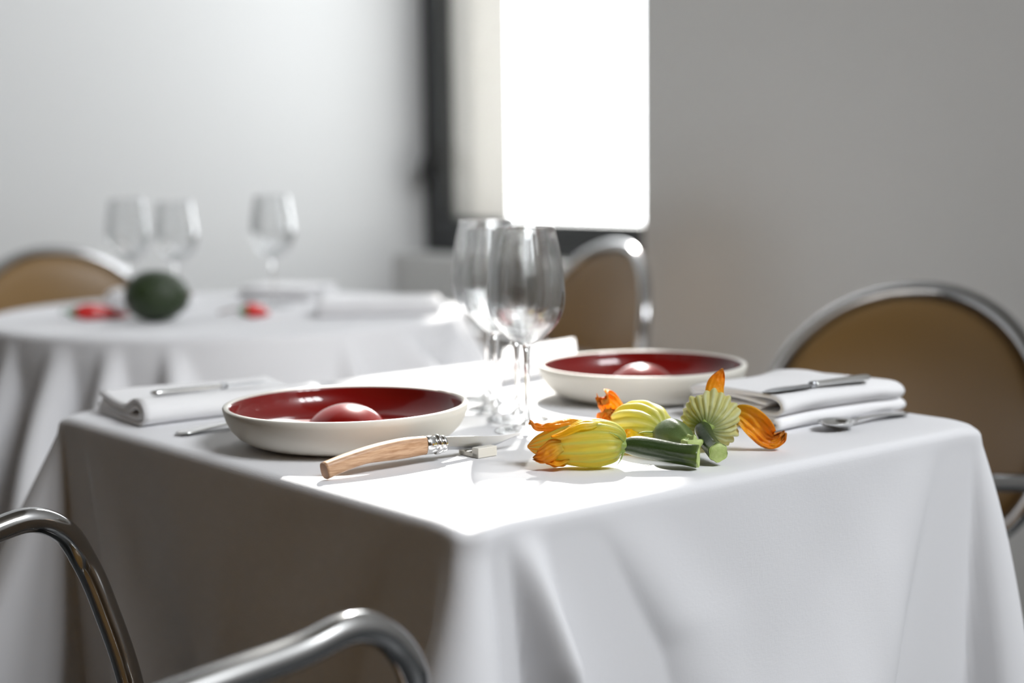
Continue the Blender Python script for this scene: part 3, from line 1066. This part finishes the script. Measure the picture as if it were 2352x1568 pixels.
def dinner_knife(loc, rz, hl, bl, label, tilt=0.0):
    t = empty('table_knife', loc, rz)
    t.rotation_euler = (0, tilt, rz)
    flatware_bar([(0, 0, .0042), (hl * .1, 0, .0042), (hl * .5, 0, .0040), (hl * .95, 0, .0036), (hl, 0, .0034)], [.0035, .0062, .0055, .0042, .003], [.0020, .0034, .0030, .0026, .002], 'handle', t, M['silver'])
    v, f = sweep([Vector((hl - .001, 0, .0034)), Vector((hl + .002, 0, .0034)), Vector((hl + .006, 0, .0032))], .0036, 12)
    obj('bolster', v, f, M['blade'], t)
    flatware_bar([(hl + .004, 0, .0030), (hl + bl * .3, .0006, .0028), (hl + bl * .75, .0012, .0026), (hl + bl, .003, .0022)], [.0045, .0075, .0085, .0006], [.0012, .0010, .0008, .0004], 'blade', t, M['blade'])
    return tag(t, label, 'knife')


# on the right napkin: handle towards the far side, blade to the left
dinner_knife(T(.636, .111, .0392), AL + PI - .13, .078, .075, 'steel table knife lying on top of the right hand napkin')
dinner_knife(T(.052, .617, .0290), AL + .00, .085, .06, 'steel knife lying on the folded napkin left of the nearer bowl')
dinner_knife(Vector((-.66, 2.93, TOP + .0005)), 2.9, .08, .09, 'blurred steel knife behind the avocado on the round table')


def spoon(loc, rz, length, label, bowl_at_start=False):
    t = empty('spoon', loc, rz)
    Lh = length
    flatware_bar([(0, 0, .0030), (.012, 0, .0034), (Lh * .3, 0, .0060), (Lh * .6, 0, .0062), (Lh * .72, 0, .0040)], [.0060, .0108, .0065, .0030, .0026], [.0010, .0016, .0016, .0018, .0016], 'handle', t, M['silver'])
    # bowl of the spoon, hollow
    a, b = Lh * .16, .019
    cx = Lh * .72 + a * .92
    vs, fs = [], []
    nr, na = 8, 40
    for side in (0, 1):
        for j in range(nr + 1):
            r = j / nr
            dz = (.0085 - side * .0009) * (1 - r * r)
            for i in range(na):
                th = 2 * PI * i / na
                vs.append((cx + a * r * math.cos(th), b * r * math.sin(th) * (1 - .12 * math.cos(th)), .0094 - dz - side * .0009 * (1 - r) + (0 if side == 0 else -0.0003)))
    for s in (0, 1):
        o0 = s * (nr + 1) * na
        for j in range(nr):
            for i in range(na):
                i2 = (i + 1) % na
                fs.append((o0 + j * na + i, o0 + j * na + i2, o0 + (j + 1) * na + i2, o0 + (j + 1) * na + i))
    o1 = (nr + 1) * na
    for i in range(na):
        i2 = (i + 1) % na
        fs.append((nr * na + i, nr * na + i2, o1 + nr * na + i2, o1 + nr * na + i))
    obj('scoop', vs, fs, M['silver'], t)
    return tag(t, label, 'spoon', 'steel spoons lying on the near tablecloth')


spoon(T(.034, .526, .0004), AL + .02, .19, 'steel spoon between the left napkin and the nearer bowl, handle end showing')
spoon(T(.672, .091, .0004), AL + PI + .07, .145, 'steel spoon on the cloth in front of the right hand napkin')


# ------------------------------------------------------------------ zucchini with flowers
def ribbed(path, prof, nr_, depth, n=112, up=Vector((0, 0, 1)), crinkle=0.0, twist=0.0, sharp=1.0, cap0=True, cap1=True, seed=0, squash=1.0):
    """body swept along a curve; returns verts, faces, t and rib values"""
    P = catmull(path, 12)
    fr = frames(P, False, up)
    L = len(fr)
    vs, fs, ts, rs = [], [], [], []
    pk = catmull([(r, d, 0) for r, d in prof], max(1, 12))
    for i, (p, t, a, b) in enumerate(fr):
        u = i / (L - 1)
        x = u * (len(pk) - 1)
        i0 = int(min(x, len(pk) - 2)); fx = x - i0
        R = pk[i0].x * (1 - fx) + pk[i0 + 1].x * fx
        D = pk[i0].y * (1 - fx) + pk[i0 + 1].y * fx
        for k in range(n):
            th = 2 * PI * k / n
            cc = .5 + .5 * math.cos(nr_ * (th + twist * u) + 0.6 * math.sin(2 * th + seed))
            rb = cc ** sharp
            r = R * (1 + depth * D * (rb - .5))
            if crinkle:
                r *= 1 + crinkle * D * noise.noise(Vector((math.cos(th) * 3 + seed, math.sin(th) * 3, u * 7)))
            vs.append(p + a * r * math.cos(th) + b * r * squash * math.sin(th))
            ts.append(u); rs.append((cc ** 4) * min(1, D) * .85)
    for i in range(L - 1):
        for k in range(n):
            k2 = (k + 1) % n
            fs.append((i * n + k, i * n + k2, (i + 1) * n + k2, (i + 1) * n + k))
    if cap0: fs.append(tuple(range(n)))
    if cap1: fs.append(tuple((L - 1) * n + k for k in range(n)))
    return vs, fs, ts, rs


def petal(name, parent, path, widths, mt, side, curl=0.9, crinkle=.0015, seed=0.0, th=.0007, nv=26):
    """thin crinkled sheet along path; side = across direction; curl bends the section"""
    P = catmull(path, 9)
    n = len(P)
    ws = catmull([(w_, 0, 0) for w_ in widths], 9)
    side = Vector(side).normalized()
    top, ts = [], []
    for i, p in enumerate(P):
        t = (P[min(i + 1, n - 1)] - P[max(i - 1, 0)]).normalized()
        s = (side - t * side.dot(t)).normalized()
        nn = t.cross(s)
        wv = max(ws[int(i * (len(ws) - 1) / (n - 1))].x, .0002)
        for k in range(nv + 1):
            x = k / nv * 2 - 1
            ang = x * curl
            q = p + s * (wv * math.sin(ang) / max(curl, .3) * 1.0) + nn * (wv * (1 - math.cos(ang)) / max(curl, .3))
            cr_ = crinkle * (noise.noise(Vector((x * 3.5 + seed, i / n * 6, seed))) + .5 * math.sin(x * 16 + seed) * (abs(x) * .6 + .2)) * (0.35 + 1.1 * i / n)
            q = q + nn * cr_ + t * crinkle * .8 * noise.noise(Vector((x * 7, seed, i / n * 3)))
            top.append((q, nn))
            ts.append(i / (n - 1))
    m_ = nv + 1
    vs = [q + nn * th / 2 for q, nn in top] + [q - nn * th / 2 for q, nn in top]
    o_ = len(top)
    fs = []
    for i in range(n - 1):
        for k in range(nv):
            a, b, c, d = i * m_ + k, i * m_ + k + 1, (i + 1) * m_ + k + 1, (i + 1) * m_ + k
            fs.append((a, b, c, d)); fs.append((o_ + a, o_ + d, o_ + c, o_ + b))
    edge = [k for k in range(nv + 1)] + [i * m_ + nv for i in range(1, n)] + [(n - 1) * m_ + k for k in range(nv - 1, -1, -1)] + [i * m_ for i in range(n - 2, 0, -1)]
    for i in range(len(edge)):
        a, b = edge[i], edge[(i + 1) % len(edge)]
        fs.append((a, b, o_ + b, o_ + a))
    return obj(name, vs, fs, mt, parent, attrs={'t': ts + ts})


def rel(o, pts):
    return [Vector(p) - o for p in pts]


Zt = TOP
# --- A : flower to the left, fruit to the right
oA = Vector((.10, 1.388, Zt + .0021))
zA = empty('zucchini', oA)
P = rel(Vector((0, 0, 0)), [(.0015, -.001, .0195), (-.004, 0, .0205), (-.018, .001, .0212), (-.034, .003, .0212), (-.052, .006, .0205), (-.068, .009, .0188), (-.080, .0115, .0172), (-.087, .013, .0165)])
prof = [(.0045, .2), (.0150, .9), (.0203, 1.0), (.0212, 1.0), (.0192, .9), (.0130, .9), (.0075, 1.2), (.0012, 1.0)]
v, f, t_, r_ = ribbed(P, prof, 15, .11, n=180, crinkle=.05, twist=.35, sharp=.7, seed=1.0)
obj('flower', v, f, M['flower_a'], zA, attrs={'t': t_, 'rib': r_})['label'] = 'closed yellow green flower with orange tip'
v, f, t_, r_ = ribbed(rel(Vector(), [(-.0005, -.001, .0190), (.012, -.002, .0183), (.030, -.005, .0155), (.048, -.009, .0125), (.0655, -.013, .0104)]),
                      [(.0060, .2), (.0092, .3), (.0095, .5), (.0092, .7), (.0100, 1.2)], 6, .10, n=60, crinkle=.02, seed=3)
obj('fruit', v, f, M['zucchini'], zA, attrs={'t': t_})['label'] = 'slim dark green fruit'
v, f, t_, r_ = ribbed(rel(Vector(), [(.0648, -.0128, .0104), (.0660, -.0131, .0103), (.0664, -.0132, .0103)]), [(.0094, 1.2), (.0094, 1.2), (.0088, 1.2)], 6, .12, n=60, seed=3)
obj('cut_end', v, f, M['cut'], zA)
v, f, t_, r_ = ribbed(rel(Vector(), [(-.007, 0, .0198), (-.002, -.001, .0195), (.002, -.001, .0190)]), [(.0140, 1), (.0085, 1), (.0066, .5)], 5, .25, n=60, seed=2)
obj('calyx', v, f, M['sepal'], zA)
petal('petal', zA, [(-.028, .000, .0400), (-.045, .002, .0435), (-.060, .004, .0405), (-.076, .006, .0370), (-.085, .008, .0400)], [.004, .010, .010, .007, .001], M['petal_o'], (0, 1, .1), 1.1, .0022, 2.0)
petal('petal', zA, [(-.020, -.006, .0405), (-.030, -.008, .0428), (-.042, -.010, .0415), (-.056, -.012, .0335), (-.066, -.012, .0300)], [.003, .009, .009, .006, .001], M['petal_y'], (0, 1, .35), .8, .0010, 5.0)
petal('petal', zA, [(-.050, -.004, .0090), (-.060, -.004, .0058), (-.070, -.002, .0075), (-.078, .002, .0120)], [.010, .012, .008, .001], M['petal_o'], (0, 1, -.3), .9, .0020, 8.0)
petal('petal', zA, [(-.056, -.013, .0220), (-.066, -.013, .0190), (-.076, -.009, .0120), (-.082, -.003, .0085)], [.006, .010, .008, .001], M['petal_o'], (0, .3, 1), .7, .0020, 11.0)
# thin sepals
for pts in ([(-.001, -.010, .014), (-.004, -.0135, .008), (-.0075, -.0150, .0035)], [(-.001, -.008, .024), (-.006, -.015, .030), (-.014, -.0165, .0345)]):
    obj('sepal', *sweep(catmull(pts, 5), lambda u: .0009 * (1 - .8 * u), 8), M['sepal'], zA)
tag(zA, 'zucchini lying in front with a big yellow orange flower pointing left', 'zucchini', 'zucchini with their flowers on')

# --- B : middle, round fruit turned to the viewer, yellow flower behind it
oB = Vector((.147, 1.429, Zt + .0014))
zB = empty('zucchini', oB)
v, f, t_, r_ = ribbed([(-.006, .016, .0205), (-.009, .024, .0215), (-.015, .036, .0225), (-.024, .052, .0225), (-.034, .068, .0215), (-.042, .084, .022), (-.046, .094, .024)],
                      [(.0070, .3), (.0150, .9), (.0205, 1), (.0222, 1), (.0190, 1.0), (.0100, 1.3), (.0030, 1.3)], 14, .13, n=168, crinkle=.05, twist=.8, sharp=.6, seed=4)
obj('flower', v, f, M['flower_b'], zB, attrs={'t': t_, 'rib': r_})['label'] = 'bright yellow ribbed flower'
v, f, t_, r_ = ribbed([(-.0075, .019, .0200), (-.004, .013, .0196), (.001, .002, .0185), (.007, -.011, .0178), (.0125, -.021, .0172), (.0155, -.0265, .0170)],
                      [(.0070, .1), (.0140, .2), (.0178, .3), (.0150, .7), (.0085, 1.2), (.0072, 1.6)], 5, .10, n=90, crinkle=.02, sharp=1.5, seed=6)
obj('fruit', v, f, M['zucchini_b'], zB, attrs={'t': t_, 'rib': r_})['label'] = 'stubby grey green fruit'
v, f, t_, r_ = ribbed([(.0135, -.0230, .0171), (.0160, -.0275, .0170), (.0185, -.0318, .0169), (.0190, -.0326, .0169)], [(.0080, 1.4), (.0072, 2.0), (.0084, 2.3), (.0076, 2.3)], 5, .20, n=90, sharp=1.4, seed=6)
obj('cut_end', v, f, M['cut'], zB)
petal('petal', zB, [(-.040, .080, .0230), (-.044, .092, .0270), (-.048, .098, .0340), (-.056, .096, .0400), (-.060, .092, .0370)], [.005, .013, .016, .013, .004], M['petal_o'], (1, .2, .3), 1.3, .0060, 14.0)
petal('petal', zB, [(-.040, .078, .0200), (-.046, .086, .0170), (-.053, .090, .0230), (-.050, .088, .0310)], [.005, .011, .012, .004], M['petal_o'], (1, .4, .5), 1.3, .0060, 17.0)
petal('petal', zB, [(-.018, .018, .0150), (-.029, .017, .0145), (-.038, .017, .0150), (-.044, .019, .0155)], [.009, .0125, .013, .011], M['flower_bp'] if 'flower_bp' in M else M['petal_y'], (0, .5, 1), .9, .0010, 20.0)
obj('sepal', *sweep(catmull([(-.010, .010, .0225), (-.018, .004, .0235), (-.025, .0, .0245), (-.031, -.002, .0235)], 5), lambda u: .0010 * (1 - .8 * u), 8), M['sepal'], zB)
tag(zB, 'middle zucchini with stubby fruit aimed at the viewer and yellow flower behind', 'zucchini', 'zucchini with their flowers on')

# --- C : right, pale green flower seen from its base
oC = Vector((.184, 1.440, Zt + .0021))
zC = empty('zucchini', oC)
v, f, t_, r_ = ribbed([(-.002, .004, .0235), (.000, .010, .0250), (.003, .020, .0272), (.006, .032, .0280), (.009, .044, .0275), (.011, .056, .0265)],
                      [(.0060, .3), (.0175, .9), (.0258, 1), (.0262, 1), (.0180, 1.1), (.0040, 1.1)], 23, .105, n=276, crinkle=.16, twist=.25, sharp=.6, seed=9)
obj('flower', v, f, M['flower_c'], zC, attrs={'t': t_, 'rib': r_})['label'] = 'pale green ribbed flower seen from its base'
v, f, t_, r_ = ribbed([(-.0035, .0075, .0240), (-.0055, .000, .0225), (-.0045, -.016, .0175), (-.0010, -.034, .0125), (.0018, -.0500, .0108)],
                      [(.0060, .1), (.0082, .3), (.0082, .5), (.0080, .8), (.0090, 1.3)], 6, .09, n=60, crinkle=.02, seed=8)
obj('fruit', v, f, M['zucchini'], zC, attrs={'t': t_})['label'] = 'slim dark green fruit'
v, f, t_, r_ = ribbed([(.0016, -.0492, .0108), (.0020, -.0507, .0107), (.0021, -.0512, .0107)], [(.0088, 1.2), (.0088, 1.2), (.0080, 1.2)], 6, .10, n=60, seed=8)
obj('cut_end', v, f, M['cut'], zC)
v, f, t_, r_ = ribbed([(-.0002, .013, .0250), (-.002, .008, .0240), (-.0045, .002, .0230)], [(.0130, 1), (.0092, 1), (.0068, .5)], 5, .35, n=60, seed=5)
obj('calyx', v, f, M['sepal'], zC)
petal('petal', zC, [(.012, .034, .0480), (.012, .036, .0560), (.015, .038, .0660), (.018, .039, .0755)], [.0100, .0110, .0085, .0006], M['petal_o'], (1, .3, 0), .9, .0016, 23.0)
petal('petal', zC, [(.026, .030, .0300), (.032, .026, .0330), (.041, .024, .0290), (.050, .024, .0200), (.058, .025, .0110), (.066, .027, .0080), (.074, .028, .0135)], [.003, .010, .0145, .0150, .0125, .0090, .003], M['petal_o'], (.62, .10, .72), .95, .0035, 26.0)
petal('petal', zC, [(.050, .026, .0070), (.060, .026, .0045), (.070, .026, .0080), (.0765, .027, .0150)], [.004, .0075, .0080, .002], M['petal_o'], (-.4, .5, .8), .8, .0025, 31.0)
tag(zC, 'rear right zucchini with pale green flower base and two orange petals', 'zucchini', 'zucchini with their flowers on')


# ------------------------------------------------------------------ vegetables on the round table
av = empty('avocado', Vector((-.632, 2.762, TOP)))
vs, fs = [], []
n, k_ = 40, 48
for j in range(n + 1):
    a = PI * j / n
    for i in range(k_):
        t = 2 * PI * i / k_
        r = .0475 * math.sin(a) ** .95 * (1 + .06 * math.cos(a))
        p = Vector((-.058 * math.cos(a), r * math.cos(t), .0465 + r * .97 * math.sin(t)))
        p += (p - Vector((0, 0, .046))).normalized() * .0012 * noise.noise(p * 120)
        vs.append(p)
for j in range(n):
    for i in range(k_):
        i2 = (i + 1) % k_
        fs.append((j * k_ + i, j * k_ + i2, (j + 1) * k_ + i2, (j + 1) * k_ + i))
obj('fruit', vs, fs, M['avocado'], av)
obj('stem', *sweep([Vector((.054, .0, .047)), Vector((.058, 0, .048)), Vector((.062, 0, .050))], .004, 10), M['pepper_tail'], av)
tag(av, 'dark green rough skinned avocado lying on the round table', 'avocado')


def pepper(loc, rz, length, r, label, tail):
    t = empty('red_pepper', loc, rz)
    v, f, t_, r_ = ribbed([(0, 0, r), (length * .2, 0, r * 1.02), (length * .5, .003, r * .9), (length * .8, .006, r * .6), (length, .010, r * .4)],
                          [(r * .5, .5), (r, 1), (r * .9, 1), (r * .55, 1), (r * .08, 1)], 3, .08, n=48)
    obj('flesh', v, f, M['pepper'], t)
    v, f, t_, r_ = ribbed([(.003, 0, r), (-.004, 0, r * 1.02), (-.010, 0, r * 1.1)], [(r * .72, 1), (r * .5, 1), (r * .22, 1)], 5, .2, n=40)
    obj('cap', v, f, M['pepper_stem'], t)
    obj('stalk', *sweep(catmull([(-.008, 0, r * 1.05), (-.018, .002, r * 1.3), tail], 6), .0022, 10), M['pepper_tail' if tail[0] < -.03 else 'pepper_stem'], t)
    return tag(t, label, 'pepper', 'red peppers on the round table')


pepper(Vector((-.792, 2.80, TOP + .0005)), .22, .098, .0140, 'long red pepper with green cap left of the avocado', (-.022, .004, .014))
pepper(Vector((-.484, 2.80, TOP + .0005)), .5, .052, .0135, 'short red pepper with a dry stalk right of the avocado', (-.045, .010, .012))
